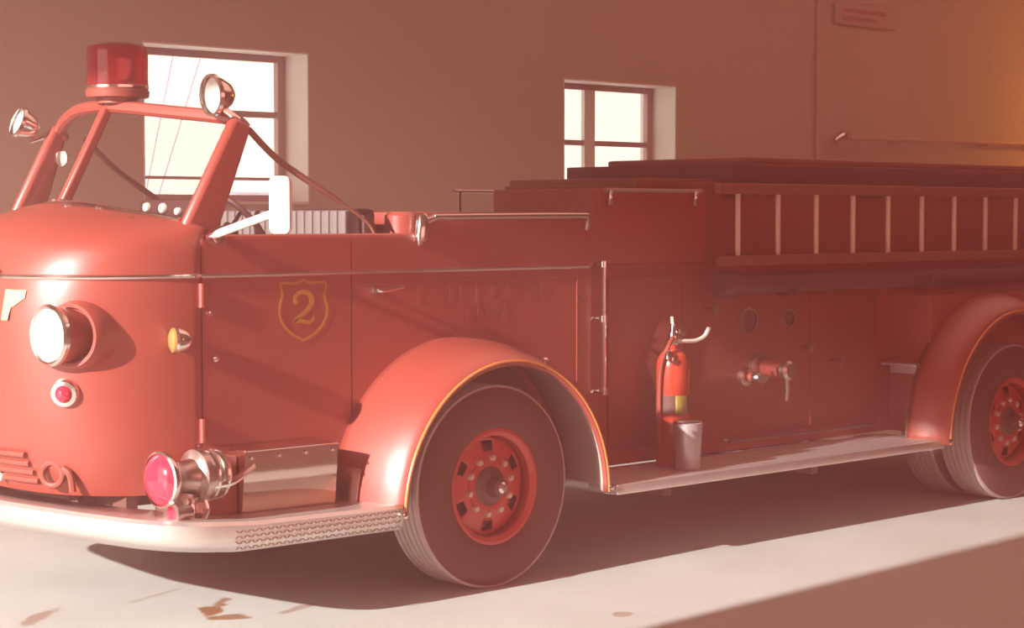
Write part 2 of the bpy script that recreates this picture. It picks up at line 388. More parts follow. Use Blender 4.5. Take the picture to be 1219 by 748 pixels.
# body side panels (hinged door, panel over the wheel), both sides
ARX, ARZ, ARR = .05, .45, .74
def arch_pts(cx, a0, a1, r, n=20):
    return [(cx+r*math.cos(a0+(a1-a0)*i/n), ARZ+r*math.sin(a0+(a1-a0)*i/n)) for i in range(n+1)]
TOPZ = 1.757
for s in (1, -1):
    y0, y1 = my(YS, s), my(YS+.035, s)
    def archz(x, lo): return max(lo, ARZ+math.sqrt(max(0, ARR**2-(x-ARX)**2))) if abs(x-ARX) < ARR else lo
    def columns(bm, xs, bot, top):
        F = [[bm.verts.new((x, y, z)) for x in xs for z in ()] for y in ()]
        for xa, xb in zip(xs, xs[1:]):
            q = [(xa, bot(xa)), (xb, bot(xb)), (xb, top(xb)), (xa, top(xa))]
            for y in (y0, y1): bm.faces.new([bm.verts.new((p[0], y, p[1])) for p in q])
            for i, j in ((0, 1), (2, 3)): bm.faces.new([bm.verts.new((q[k][0], yy, q[k][1])) for k, yy in ((i, y0), (j, y0), (j, y1), (i, y1))])
        for x in (xs[0], xs[-1]): bm.faces.new([bm.verts.new((x, yy, zz)) for yy, zz in ((y0, bot(x)), (y1, bot(x)), (y1, top(x)), (y0, top(x)))])
        bmesh.ops.remove_doubles(bm, verts=bm.verts, dist=1e-5)
    xd = -.615; cut = ARX-math.sqrt(ARR**2-(.60-ARZ)**2)
    bm = B(); columns(bm, [SEAM+.008, cut]+[cut+(xd-cut)*i/6 for i in range(1, 7)], lambda x: archz(x, .60), lambda x: TOPZ); obj('door', bm, 'red', T, 30)
    bm = B(); ts = lambda x: interp(x, [(-.2, TOPZ), (-.16, 1.80), (-.10, 1.84)])
    columns(bm, sorted({xd+.008, -.2, -.16, -.10, 1.06, ARX+ARR-.001, *[ARX-ARR*math.cos(PI*i/28) for i in range(6, 28)]}), lambda x: archz(x, .44), ts); obj('side_panel', bm, 'red', T, 30)
    # rounded top edge roll
    bm = B(); tube(bm, [(-1.45, my(.372, s), TOPZ), (-.2, my(.372, s), TOPZ)], .022, 10); obj('top_roll', bm, 'red', T)
    # belt moulding on the side
    bm = B(); tube(bm, [(SEAM, my(.345, s), 1.588), (1.04, my(.345, s), 1.588)], .011, 8); obj('belt_moulding', bm, 'dchrome', T)
    bm = B(); tube(bm, [(xd+.05, my(.349, s), 1.535), (1.03, my(.349, s), 1.535)], .003, 6); obj('pinstripe', bm, 'fgold', T)
bl = [nose(s, 1.59)+Vector((-.004, -.006*(1 if s < 0 else -1), 0)) for s in SV]; bl = resample([p for p in bl if p.x < SEAM+.01], 60)
bm = B(); tube(bm, bl, .012, 8); obj('belt_moulding', bm, 'chrome', T)
bm = B(); lathe(bm, [(0, 0), (.05, 0), (.055, .02), (.03, .035), (0, .04)], nose(-.02, 1.60)+Vector((.01, 0, 0)), (-1, 0, 0), 20)
box(bm, (-2.215, .93, 1.585), (-2.175, 1.47, 1.625), .012); obj('nose_ornament', bm, 'chrome', T)
# rear bulkhead of the cab / rounded engine housing corner behind the seats
bm = B()
cor = [(-.30+.12*(1-math.sin(a)), .52+.14*(1-math.cos(a))) for a in [PI/2*i/6 for i in range(7)]]
poly = [(1.06, .40), (-.06, .40)]+[(-.06-.12*math.sin(PI/2*i/8), .52-.12*math.cos(PI/2*i/8)) for i in range(9)]+[(-.18-.12*math.sin(PI/2*i/8)*0, 2*YC-.52+.0*i) for i in range(1)]+[(-.06, 2.0), (1.06, 2.0)]
prism(bm, poly, 2, .62, 1.80); obj('crew_bulkhead', bm, 'red', T, 40)
bm = B(); box(bm, (-.20, .46, 1.80), (1.06, 1.94, 1.885), .02); obj('bulkhead_top', bm, 'red', T)
bm = B(); lathe(bm, [(0, 0), (.085, 0), (.085, .12), (.06, .14), (0, .14)], (-.20, .46, 1.745), (0, 0, 1), 24); obj('corner_post', bm, 'red', T)
# seats
bm = B(); box(bm, (-1.0, .50, 1.20), (-.42, 1.90, 1.36), .05); obj('seat_cushion', bm, 'seat', T)
sb = None
bm = B(); box(bm, (-.46, .44, 1.32), (-.38, 1.96, 1.90), .03); sb = obj('seat_back', bm, 'black', T)
for i in range(22):
    y = .46+i*.0675
    bm = B(); box(bm, (-.51, y, 1.36), (-.46, y+.062, 1.892), .018); obj('pleat', bm, 'seat', sb)
# steering wheel + column
bm = B(); c0 = Vector((-1.0, .80, 1.80)); ax = Vector((.75, 0, .62)).normalized(); x_, y_, z_ = frame_of(ax)
tube(bm, [c0+(x_*math.cos(2*PI*i/32)+y_*math.sin(2*PI*i/32))*.23 for i in range(32)], .016, 8, True); sw = obj('steering_wheel', bm, 'black', T)
bm = B()
for k in range(3):
    a = 2*PI*k/3+.5; tube(bm, [c0-ax*.03, c0+(x_*math.cos(a)+y_*math.sin(a))*.23], .011, 6)
lathe(bm, [(0, -.05), (.04, -.05), (.045, 0), (0, .01)], c0, ax, 16); obj('spokes', bm, 'dchrome', sw)
bm = B(); tube(bm, [c0-ax*.04, c0-ax*.45], .02, 8); obj('steering_column', bm, 'black', sw)

# windshield
NT, CT, FT = Vector((-1.19, .45, 2.30)), Vector((-1.44, 1.2, 2.40)), Vector((-1.27, 1.95, 2.315))
NB, CB, FB = Vector((-1.50, .42, 1.83)), Vector((-1.71, 1.2, 1.925)), Vector((-1.52, 1.98, 1.84))
def post(bm, a, c, wa, wc, th):
    """tapered bar, wide along the pane (mostly x), thickness across"""
    t = (c-a).normalized(); side = Vector((0, 1, 0)); u = t.cross(side).normalized(); v = t.cross(u)
    vs = []
    for p, wd in ((a, wa), (c, wc)):
        vs.append([bm.verts.new(p+u*sx*wd/2+v*sy*th/2) for sx, sy in ((-1, -1), (1, -1), (1, 1), (-1, 1))])
    for i in range(4): bm.faces.new((vs[0][i], vs[0][(i+1) % 4], vs[1][(i+1) % 4], vs[1][i]))
    bm.faces.new(vs[0]); bm.faces.new(vs[1][::-1])
for s, a, c in ((1, NB, NT), (-1, FB, FT)):
    bm = B(); post(bm, a+Vector((.02, 0, -.09)), c+Vector((0, 0, .01)), .20, .115 if s > 0 else .09, .062); obj('windshield_pillar', bm, 'red', T, 30, bevel=.026)
bm = B(); post(bm, CB-Vector((0, 0, .03)), CT, .055, .05, .05); obj('centre_post', bm, 'red', T, 30, bevel=.012)
bm = B(); tube(bm, spline([NT+Vector((.03, 0, -.03)), NT+Vector((-.02, .06, .02)), (NT+CT)/2+Vector((-.02, 0, .01)), CT], 6), .032, 10)
obj('header_rail', bm, 'red', T)
bm = B(); tube(bm, spline([CT, (FT+CT)/2+Vector((-.03, 0, .035)), FT+Vector((-.02, -.05, .01)), FT+Vector((.02, .0, -.05))], 6), .032, 10)
obj('header_rail', bm, 'red', T)
for a, c, e, g in ((NB, CB, CT, NT), (CB, FB, FT, CT)):
    bm = B(); vs = [bm.verts.new(p) for p in (a, c, e, g)]; bm.faces.new(vs); obj('windshield_glass', bm, 'glass', T, 0, solid=.006)
    bm = B(); tube(bm, [a.lerp(c, .04)+Vector((-.025, 0, .012)), a.lerp(c, .96)+Vector((-.025, 0, .012))], .012, 8); obj('glass_channel', bm, 'chrome', T)
# wiper boxes and small fittings along the cowl
for y, x, z in ((1.02, -1.77, 1.90), (.86, -1.70, 1.885), (.60, -1.68, 1.83), (1.5, -1.72, 1.885), (1.86, -1.66, 1.83)):
    bm = B(); lathe(bm, [(0, -.02), (.022, -.02), (.02, .02), (.008, .03), (0, .03)], (x, y, z), (-.5, 0, .8), 12); obj('cowl_fitting', bm, 'chrome', T)
# straps from the header corners back to the body
for s in (1, -1):
    pts = [(-1.13, my(.47, s), 2.27), (-.98, my(.46, s), 2.14), (-.80, my(.44, s), 2.03), (-.62, my(.42, s), 1.93), (-.47, my(.40, s), 1.83), (-.43, my(.385, s), 1.76)]
    sp = spline(pts, 8); n = len(sp)
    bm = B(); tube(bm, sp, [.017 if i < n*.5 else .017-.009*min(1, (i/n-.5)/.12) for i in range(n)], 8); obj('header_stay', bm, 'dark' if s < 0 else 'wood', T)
# beacon
bcn = Vector((-1.40, 1.18, 2.41))
bm = B(); lathe(bm, [(0, 0), (.10, 0), (.10, .025), (.15, .03), (.155, .06), (.145, .07), (0, .07)], bcn, (0, 0, 1), 36); bo = obj('beacon', bm, 'dred', T)
bm = B(); lathe(bm, [(.140, .072), (.146, .09), (.146, .25), (.140, .275), (.10, .29), (0, .295)], bcn, (0, 0, 1), 40, cap=False); obj('beacon_lens', bm, 'beacon', bo, solid=.005)
bm = B()
for a in (2.6, -.5, 4.2): lathe(bm, [(0, -.03), (.03, -.025), (.058, .01), (.06, .02), (0, .022)], bcn+Vector((math.cos(a)*.04, math.sin(a)*.04, .165)), (math.cos(a), math.sin(a), 0), 18)
lathe(bm, [(.02, .07), (.02, .15), (0, .15)], bcn, (0, 0, 1), 12); obj('beacon_lamps', bm, 'chrome', bo)
bm = B(); lathe(bm, [(.147, 0), (.152, .004), (.152, .016), (.147, .02)], bcn+Vector((0, 0, .07)), (0, 0, 1), 40, cap=False); obj('beacon_ring', bm, 'chrome', bo)
# spotlights
def spot(c, ax, base, lm, r, nm='spotlight'):
    bm = B()
    lathe(bm, [(0, .10), (.03, .095), (.055, .075), (r*.85, .035), (r, 0), (r+.008, -.005), (r+.006, -.022), (r-.006, -.022)], c, -Vector(ax), 28, cap=False); so = obj(nm, bm, 'chrome', T)
    bm = B(); lathe(bm, [(0, .02), (.05, .012), (r-.006, 0)], c, ax, 28, cap=False); so2 = obj('lens', bm, lm, so); 
    bm = B(); tube(bm, [Vector(c)-Vector(ax)*.05, Vector(c)-Vector(ax)*.06+Vector((0, 0, -.07)), base], .016, 8); obj('spot_arm', bm, 'chrome', so)
spot((-1.31, .49, 2.425), Vector((-.97, .06, -.05)).normalized(), (-1.2, .45, 2.31), 'clear', .092)
spot((-1.46, 2.02, 2.345), Vector((-.93, .12, .35)).normalized(), (-1.29, 1.96, 2.30), 'clear', .08)
bm = B(); lathe(bm, [(0, -.02), (.035, -.01), (.04, .01), (0, .02)], (-1.30, 1.88, 2.16), (-1, -.4, 0), 16); obj('far_side_lamp', bm, 'chrome', T)
# mirror
mb = Vector((-1.42, .33, 1.765)); mc = Vector((-1.37, -.10, 1.912))
bm = B(); tube(bm, [mb, mb+Vector((0, -.03, .02)), mc+Vector((.02, .0, -.02))], .019, 10); ma = obj('mirror_arm', bm, 'white', T)
bm = B(); rp = []
for cx_, cz_, a0 in ((.026, .100, 0), (-.026, .100, PI/2), (-.026, -.100, PI), (.026, -.100, 1.5*PI)):
    rp += [(cx_+.027*math.cos(a0+PI/2*i/5), cz_+.027*math.sin(a0+PI/2*i/5)) for i in range(6)]
prism(bm, rp, 0, -.012, .012); bmesh.ops.transform(bm, matrix=Matrix.Translation(mc) @ Matrix.Rotation(.35, 4, 'Z'), verts=bm.verts); obj('mirror_head', bm, 'white', ma, 40, bevel=.004)
bm = B(); lathe(bm, [(0, -.01), (.04, -.01), (.035, .025), (0, .03)], mb, (0, -1, .2), 16); obj('mirror_mount', bm, 'chrome', ma)

# headlights
def headlight(s):
    p = Vector((-2.02, my(.535, s), 1.335)); n = Vector((-.93, -.36*s, 0)).normalized()
    bm = B(); lathe(bm, [(.125, .05), (.142, .052), (.153, .03), (.158, -.01), (.160, -.10)], p, n, 40, cap=False); hb = obj('headlight_bezel', bm, 'red', T)
    ax = Vector((-1, -.08*s, 0)).normalized(); q = p+Vector((.035, .045*s, 0))
    bm = B(); lathe(bm, [(.118, -.06), (.125, .08), (.127, .14)], q, ax, 36, cap=False); obj('headlight_bucket', bm, 'red', hb)
    bm = B(); lathe(bm, [(.127, .135), (.137, .14), (.139, .16), (.128, .172), (.118, .168)], q, ax, 36, cap=False); obj('headlight_rim', bm, 'chrome', hb)
    bm = B(); lathe(bm, [(.12, .165), (.09, .185), (.05, .195), (0, .198)], q, ax, 36, cap=False); obj('headlight_lens', bm, 'clear', hb)
    return hb
headlight(1); headlight(-1)
def nose_disc(s, z): return nose(s, z), nose_n(s, z)
def s_of_y(y, z): return (y-YC)/interp(z, [(.58, .82), (.85, .85)])
for sg in (1, -1):
    z = 1.075; y = .575
    p, n = nose_disc(s_of_y(y, z), z)
    if sg < 0: p = Vector((p.x, 2*YC-p.y, p.z)); n = Vector((n.x, -n.y, n.z))
    bm = B(); lathe(bm, [(.040, .03), (.058, .028), (.066, .012), (.068, -.02)], p, n, 28, cap=False); o = obj('parking_lamp_ring', bm, 'chrome', T)
    bm = B(); lathe(bm, [(0, .06), (.02, .056), (.036, .04), (.044, .02)], p, n, 24, cap=False); obj('parking_lamp_lens', bm, 'redlens', o)
# marker lamps on the corners
for s in (1, -1):
    c = Vector((-1.66, my(.293, s), 1.305)); 
    bm = B(); lathe(bm, [(.03, .06), (.052, .04), (.062, 0), (.060, -.012)], c, (1, -.35*s, 0), 26, cap=False); lathe(bm, [(.062, -.012), (.067, 0), (.062, .014)], c, (1, -.35*s, 0), 26, cap=False)
    o = obj('marker_lamp', bm, 'chrome', T)
    bm = B(); lathe(bm, [(.060, .005), (.056, .022), (.03, .034), (0, .037)], c, (-1, .35*s, 0), 26, cap=False); obj('amber_lens', bm, 'amber', o)
    bm = B(); tube(bm, [c+Vector((.02, .03*s, -.01)), c+Vector((.02, .09*s, -.01))], .018, 10); obj('lamp_stem', bm, 'chrome', o)
# hinges, latch, door handle
for s in (1, -1):
    for z in (1.50, .88):
        bm = B(); tube(bm, [(SEAM, my(.343, s), z-.055), (SEAM, my(.343, s), z+.055)], .015, 10); box(bm, (SEAM-.005, min(my(.344, s), my(.352, s)), z-.045), (SEAM+.05, max(my(.344, s), my(.352, s)), z+.045), .004)
        obj('hinge', bm, 'red', T)
    bm = B(); lathe(bm, [(.013, 0), (.016, .02), (0, .03)], (-1.42, my(.352, s), 1.21), (0, -s, 0), 12); obj('door_pin', bm, 'chrome', T)
    bm = B(); lathe(bm, [(.010, 0), (.012, .012), (0, .016)], (-1.44, my(.352, s), 1.42), (0, -s, 0), 12); obj('door_pin', bm, 'chrome', T)
    hx = -.47
    bm = B(); tube(bm, spline([(hx, my(.35, s), 1.495), (hx, my(.31, s), 1.497), (hx+.04, my(.30, s), 1.497), (hx+.15, my(.305, s), 1.512)], 5), .012, 8); lathe(bm, [(.024, 0), (.022, .012), (0, .014)], (hx, my(.352, s), 1.495), (0, -s, 0), 16)
    obj('door_handle', bm, 'chrome', T)
    for z in (1.42, 1.12):
        bm = B(); box(bm, (-.005, -.006, -.012), (.005, .006, .012)); obj('panel_catch', bm, 'chrome', T, loc=(.965, my(.346, s), z))
    bm = B(); tube(bm, [(.95, my(.349, s), 1.55), (.95, my(.349, s), .95)], .004, 6); obj('panel_seam', bm, 'dred', T)

# shield and number, flat gold print on the door
def ribbon(bm, pts, w, fy, closed=False):
    """pts in (x, z); flat ribbon of width w on the plane y=fy"""
    P = [Vector((p[0], p[1])) for p in pts]; n = len(P); Lr = []
    ws = w if isinstance(w, (list, tuple)) else [w]*n
    for i in range(n):
        t = (P[(i+1) % n]-P[i-1]) if closed else (P[min(i+1, n-1)]-P[max(i-1, 0)]); t.normalize(); nn = Vector((-t.y, t.x))
        Lr.append((bm.verts.new((P[i].x+nn.x*ws[i]/2, fy, P[i].y+nn.y*ws[i]/2)), bm.verts.new((P[i].x-nn.x*ws[i]/2, fy, P[i].y-nn.y*ws[i]/2))))
    for i in range(n if closed else n-1):
        a, c = Lr[i], Lr[(i+1) % n]; bm.faces.new((a[0], c[0], c[1], a[1]))
def door_badge(s):
    cx, cz = -.905, 1.425; fy = my(YS-.0025, s)
    half = [(0, .135), (.045, .118), (.10, .12), (.135, .115), (.125, .06), (.142, 0), (.13, -.06), (.08, -.115), (0, -.155)]
    hp = [(v.x, v.y) for v in spline([(a, c, 0) for a, c in half], 4)]
    pts = [(cx+a, cz+c) for a, c in hp]+[(cx-a, cz+c) for a, c in hp[::-1][1:-1]]
    bm = B(); ribbon(bm, pts, .013, fy, True); sh_ = obj('gold_shield', bm, 'gold', T, 0, solid=.001)
    two = [(-.052, .028), (-.050, .052), (-.02, .074), (.022, .072), (.048, .045), (.042, .012), (.010, -.020), (-.030, -.044), (-.056, -.066)]
    t2 = [(v.x, v.y) for v in spline([(a, c, 0) for a, c in two], 4)]
    m_ = len(t2); flip = 1 if s > 0 else -1
    bm = B(); ribbon(bm, [(cx+a*flip, cz+c) for a, c in t2], [.010+.017*math.sin(PI*i/(m_-1)) for i in range(m_)], fy)
    ribbon(bm, [(cx+a*flip, cz+c) for a, c in ((-.058, -.068), (-.03, -.058), (0, -.066), (.035, -.072), (.056, -.058), (.060, -.040))], [.012, .022, .020, .018, .014, .008], fy)
    lathe(bm, [(0, 0), (.014, 0), (0, .001)], (cx-.046*flip, fy, cz+.03), (0, -s, 0), 12)
    obj('number_two', bm, 'gold', sh_, 0, solid=.001)
door_badge(1)
# faint worn lettering over the front wheel: strokes too faded to read
def text_obj(body, size, x, z, y, m, parent, sx=1):
    cu = bpy.data.curves.new('lettering', 'FONT'); cu.body = body; cu.size = size; cu.extrude = .0005; cu.space_character = 1.25
    o = bpy.data.objects.new('lettering', cu); COL.objects.link(o)
    dg = bpy.context.evaluated_depsgraph_get(); me = bpy.data.meshes.new_from_object(o.evaluated_get(dg))
    bpy.data.objects.remove(o); me.materials.clear(); me.materials.append(M[m])
    o = bpy.data.objects.new('lettering', me); COL.objects.link(o); o.parent = parent
    o.rotation_euler = (PI/2, 0, 0); o.location = (x, y, z); o.scale = (sx, 1, 1); return o
text_obj('I TH J CS ER', .125, -.20, 1.425, YS-.0025, 'fgold', T, 1.15)
text_obj('EMPA', .095, .14, 1.335, YS-.0025, 'fgold', T, 1.2)
# gold figure on the nose
def on_nose(y, z, o=.011):
    s = s_of_y(y, z); return nose(s, z)+nose_n(s, z)*o
bm = B()
def npatch(bm, quad):
    rows = []
    for j in range(5):
        v = j/4; row = []
        for i in range(7):
            u = i/6; y = (quad[0][0]*(1-u)+quad[1][0]*u)*(1-v)+(quad[3][0]*(1-u)+quad[2][0]*u)*v
            z = (quad[0][1]*(1-u)+quad[1][1]*u)*(1-v)+(quad[3][1]*(1-u)+quad[2][1]*u)*v
            row.append(on_nose(y, z))
        rows.append(row)
    grid(bm, rows)
# y decreases to the right in view
npatch(bm, [(.865, 1.53), (.735, 1.53), (.74, 1.49), (.865, 1.49)])
npatch(bm, [(.865, 1.491), (.745, 1.491), (.80, 1.455), (.865, 1.455)])
npatch(bm, [(.865, 1.456), (.812, 1.456), (.825, 1.395), (.865, 1.395)])
obj('gold_nose_figure', bm, 'egold', T, 0, solid=.001)
# louvres, horn ring and tow hook low on the nose
for sgn in (1, -1):
    for i in range(4):
        z = .66+i*.042
        pts = [on_nose(y, z, .012) for y in (.82, .87, .92, .97, 1.02, 1.07)]
        if sgn < 0: pts = [Vector((p.x, 2*YC-p.y, p.z)) for p in pts]
        bm = B(); tube(bm, pts, .014, 8); obj('louvre', bm, 'dred', T)
        e = pts[-1] ; bm = B(); lathe(bm, [(0, -.012), (.02, -.01), (.02, .016), (0, .02)], e+Vector((-.004, .02*sgn, 0)), (-1, -.1, 0), 12); obj('louvre_end', bm, 'white', T)
    c = on_nose(.715, .705, .02); 
    if sgn < 0: c = Vector((c.x, 2*YC-c.y, c.z))
    n = Vector((-.85, -.52*sgn, 0)).normalized(); x_, y_, z_ = frame_of(n)
    bm = B(); tube(bm, [c+(x_*math.cos(2*PI*i/24)+y_*math.sin(2*PI*i/24))*.052 for i in range(24)], .015, 8, True)
    tube(bm, spline([c+Vector((.02, -.055*sgn, .03)), c+Vector((.04, -.085*sgn, .0)), c+Vector((.05, -.09*sgn, -.075))], 4), .017, 8)
    obj('tow_hook', bm, 'dred', T)

bm = B(); box(bm, (-1.80, .50, .42), (-1.74, 1.90, .66)); obj('front_sun_block', bm, 'dark', T)  # hidden box added to stop sun leaking between nose and bumper
for s in (1, -1):
    y0, y1 = sorted((my(.39, s), my(.52, s)))
    bm = B(); box(bm, (-1.64, y0, .40), (-.72, y1, .64), .02); obj('side_sun_block', bm, 'dark', T)  # block added to keep stray sun off the floor beneath the doors
# bumper and side steps (one wrapped tread plate each side of the truck)
def bump_path(s):
    p = spline([(-2.20, 1.2, 0), (-2.17, .9, 0), (-2.12, .6, 0), (-2.06, .3, 0), (-1.98, .06, 0), (-1.84, -.07, 0), (-1.62, -.10, 0), (-1.2, -.10, 0), (-.665, -.10, 0)], 6)
    return [(v.x, my(v.y, s)) for v in p]
def zt(x): return interp(-x, [(.66, .50), (1.5, .515), (1.9, .545), (2.2, .56)])
def zb(x): return interp(-x, [(.66, .385), (1.6, .39), (1.95, .42), (2.2, .44)])
for s in (1, -1):
    bm = B(); rows = [[], [], [], [], []]
    for (x, y) in bump_path(s):
        # inward direction toward the body
        inx = interp(-x, [(1.7, 0), (2.0, .28), (2.2, .30)]); iny = s*interp(-x, [(1.6, .50), (1.98, .30), (2.1, .05), (2.2, 0)])
        iy = y+iny; 
        rows[0].append((x+inx*.9, iy, zt(x)-.012)); rows[1].append((x+.012*(inx > 0), y+.014*s, zt(x)-.002)); rows[2].append((x, y, zt(x)-.016)); rows[3].append((x+.004, y+.004*s, (zt(x)+zb(x))/2)); rows[4].append((x+.02*(inx > 0), y+.02*s, zb(x)))
    grid(bm, rows); st = obj('bumper_step', bm, 'tread', T, 40, solid=.008)
    # raised tread diamonds along the step's face
    bm = B()
    for i in range(44):
        x = -1.62+i*.0215
        for j in range(4):
            z = zb(x)+.018+j*.024; a = .6 if (i+j) % 2 else -.6
            m4 = Matrix.Translation((x, my(-.104, s), z)) @ Matrix.Rotation(a, 4, 'Y')
            box(bm, (-.009, -.003, -.003), (.009, .003, .003), 0, m4)
    obj('tread_diamonds', bm, 'chrome', T, 0, kind='stuff')
    bm = B(); box(bm, (-.98, min(my(.06, s), my(.34, s)), .40), (-.90, max(my(.06, s), my(.34, s)), .48)); obj('step_bracket', bm, 'dark', T)
    # boxes on the step
    y0, y1 = sorted((my(.14, s), my(.345, s)))
    bm = B(); box(bm, (-1.60, y0+(.04 if s > 0 else 0), .502), (-1.415, y1-(.04 if s < 0 else 0), .775), .012); obj('step_box', bm, 'red', T)
    bm = B(); prism(bm, [(my(.345, s), .502), (my(.16, s), .502), (my(.15, s), .52), (my(.125, s), .79), (my(.135, s), .80), (my(.345, s), .80)], 0, -1.41, -.875); pb = obj('polished_box', bm, 'mirror', T)
    for k in range(4):
        bm = B(); lathe(bm, [(.008, 0), (.008, .006), (0, .01)], (-1.375+k*.155, my(.124, s), .765), (0, -s, 0), 10); obj('rivet', bm, 'chrome', pb)
    bm = B(); tube(bm, [(-1.40, my(.127, s), .797), (-.885, my(.127, s), .797)], .006, 6); obj('lid_edge', bm, 'chrome', pb)

# siren on the corner of the step
sc = Vector((-1.70, .10, .715)); sax = Vector((-.98, -.03, 0)).normalized()
bm = B(); lathe(bm, [(0, -.17), (.05, -.17), (.085, -.14), (.105, -.09), (.105, -.03), (.118, -.025), (.118, .005), (.10, .01), (.08, .02), (.072, .06), (.075, .10), (.105, .15), (.118, .16)], sc, sax, 36); si = obj('siren', bm, 'dchrome', T)
bm = B(); lathe(bm, [(.118, .155), (.126, .17), (.126, .185), (.115, .19)], sc, sax, 36, cap=False); obj('siren_rim', bm, 'chrome', si)
bm = B(); lathe(bm, [(.117, .18), (.095, .205), (.06, .222), (0, .23)], sc, sax, 36, cap=False); obj('siren_face', bm, 'redlens', si)
for r0 in (-.06, -.11):
    bm = B(); tube(bm, [sc+sax*r0+(frame_of(sax)[0]*math.cos(2*PI*i/28)+frame_of(sax)[1]*math.sin(2*PI*i/28))*.11 for i in range(28)], .008, 6, True); obj('siren_band', bm, 'chrome', si)
bm = B(); lathe(bm, [(.07, 0), (.07, .012), (.035, .03), (.03, .07), (.05, .10)], (sc.x-.02, sc.y, .525), (0, 0, 1), 20); obj('siren_pedestal', bm, 'chrome', si)
bm = B(); c1 = Vector((-1.80, .06, .565)); lathe(bm, [(0, -.05), (.03, -.05), (.035, 0), (.055, .04), (.057, .05)], c1, sax, 22); obj('horn_bell', bm, 'chrome', si)
bm = B(); lathe(bm, [(.05, .045), (.02, .055), (0, .056)], c1, sax, 22, cap=False); obj('horn_face', bm, 'redlens', si)
bm = B(); tube(bm, spline([sc+Vector((.05, -.08, -.04)), sc+Vector((.14, -.09, -.03)), sc+Vector((.30, -.02, .02))], 5), .016, 8); obj('siren_arm', bm, 'chrome', si)
bm = B(); tube(bm, spline([sc+Vector((.02, -.04, -.09)), sc+Vector((.03, -.055, -.14)), sc+Vector((.0, -.06, -.19))], 5), .013, 8); obj('siren_stay', bm, 'chrome', si)

# fenders
def fender(cx, s, yo, inner_y=.36, rf=.74, x0=None, nm='front_fender'):
    W_ = yo-inner_y
    prof = [(rf+.085, 0), (rf+.088, .13), (rf+.075, .37), (rf+.045, .71), (rf+.012, .89), (rf-.012, .97), (rf-.026, .985), (rf-.04, .955)]
    prof = [(r, inner_y+W_*q) for r, q in prof]
    rows = []
    N = 44
    for i in range(N+1):
        a = PI-(PI)*i/N
        row = []
        for r, y in prof:
            row.append((cx+math.cos(a)*(r-.03), my(y, s), .425+math.sin(a)*(r-.005)))
        rows.append(row)
    bm = B(); grid(bm, rows); fo = obj(nm, bm, 'red', T, 60, solid=.008)
    # orange pinstripe bead on the lip
    r, y = rf-.014, yo+.004
    bm = B(); tube(bm, [(cx+math.cos(PI*i/40)*(r-.03), my(y, s), .425+math.sin(PI*i/40)*(r-.005)) for i in range(41)], .0075, 8); obj('lip_stripe', bm, 'orange', fo)
    rows = []
    for i in range(N+1):
        a = PI-PI*i/N
        rows.append([(cx+math.cos(a)*(q-.03), my(y2, s), .425+math.sin(a)*(q-.005)) for q, y2 in ((rf+.068, inner_y), (rf+.058, inner_y+W_*.37), (rf+.028, inner_y+W_*.71), (rf-.022, inner_y+W_*.92))])
    bm = B(); grid(bm, rows); obj('fender_liner', bm, 'liner', fo, 60, solid=.004)
    # dark wheelhouse behind the wheel
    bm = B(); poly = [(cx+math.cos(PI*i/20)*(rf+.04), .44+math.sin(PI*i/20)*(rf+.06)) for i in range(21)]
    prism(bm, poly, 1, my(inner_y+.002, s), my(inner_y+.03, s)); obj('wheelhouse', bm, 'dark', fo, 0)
    # nuts at the lip foot
    for a in (0, PI):
        bm = B(); lathe(bm, [(.016, 0), (.016, .012), (0, .018)], (cx+math.cos(a)*(rf-.035), my(yo, s), .45), (0, -s, 0), 10); obj('lip_bolt', bm, 'chrome', fo)
    return fo
for s in (1, -1):
    fo = fender(ARX, s, -.095)
    fender(4.60, s, -.14, .12, .84, nm='rear_fender')
    # steel shield patch on the front of the fender
    bm = B(); rows = []
    for i in range(7):
        a = PI-.02-.26*i/6
        rows.append([(ARX+math.cos(a)*(ARR+.05+q), my(y, s), .425+math.sin(a)*(ARR+.083)) for y, q in ((.33, .018), (.24, .018), (.15, .006))])
    grid(bm, rows); obj('stone_guard', bm, 'dchrome', fo, 60, solid=.002)
    bm = B(); lathe(bm, [(.016, 0), (.018, .012), (0, .02)], (.28, my(-.09, s), 1.13), (0, -s, .6), 12); obj('fender_lamp', bm, 'chrome', fo)

# wheels
RW = .51
def wheel_protos():
    P = {}
    bm = B(); lathe(bm, [(.285, .02), (.30, .004), (.34, -.006), (.40, -.012), (.45, -.004), (.485, .012), (.497, .022)], (0, 0, 0), (0, 1, 0), 64, cap=False)
    lathe(bm, [(.285, .25), (.30, .27), (.40, .285), (.46, .275), (.497, .25)], (0, 0, 0), (0, 1, 0), 64, cap=False)
    P['side'] = bm
    bm = B(); prof = []
    # tread with circumferential grooves
    y = .022; prof.append((.497, y))
    k = 6; wd = (.25-.022)/k
    for i in range(k):
        prof += [(.509, y+.004), (.510, y+wd*.72), (.496, y+wd*.78), (.496, y+wd*.96)]; y += wd
    prof[-1] = (.497, .25)
    lathe(bm, prof, (0, 0, 0), (0, 1, 0), 72, cap=False); P['tread'] = bm
    return P
def disc_with_holes(bm, r0, r1, y0, y1, hand, n=6, k=72):
    """annular dish from radius r0 (y0) to r1 (y1) with n hand holes"""
    rr = [r0+(r1-r0)*j/6 for j in range(7)]
    V = [[bm.verts.new((r*math.cos(2*PI*i/k), y0+(y1-y0)*((r-r0)/(r1-r0))**1.3, r*math.sin(2*PI*i/k))) for i in range(k)] for r in rr]
    for j in range(6):
        for i in range(k):
            ph = (i % (k//n))
            if hand and j in (3, 4) and 4 <= ph < 8: continue
            bm.faces.new((V[j][i], V[j][(i+1) % k], V[j+1][(i+1) % k], V[j+1][i]))
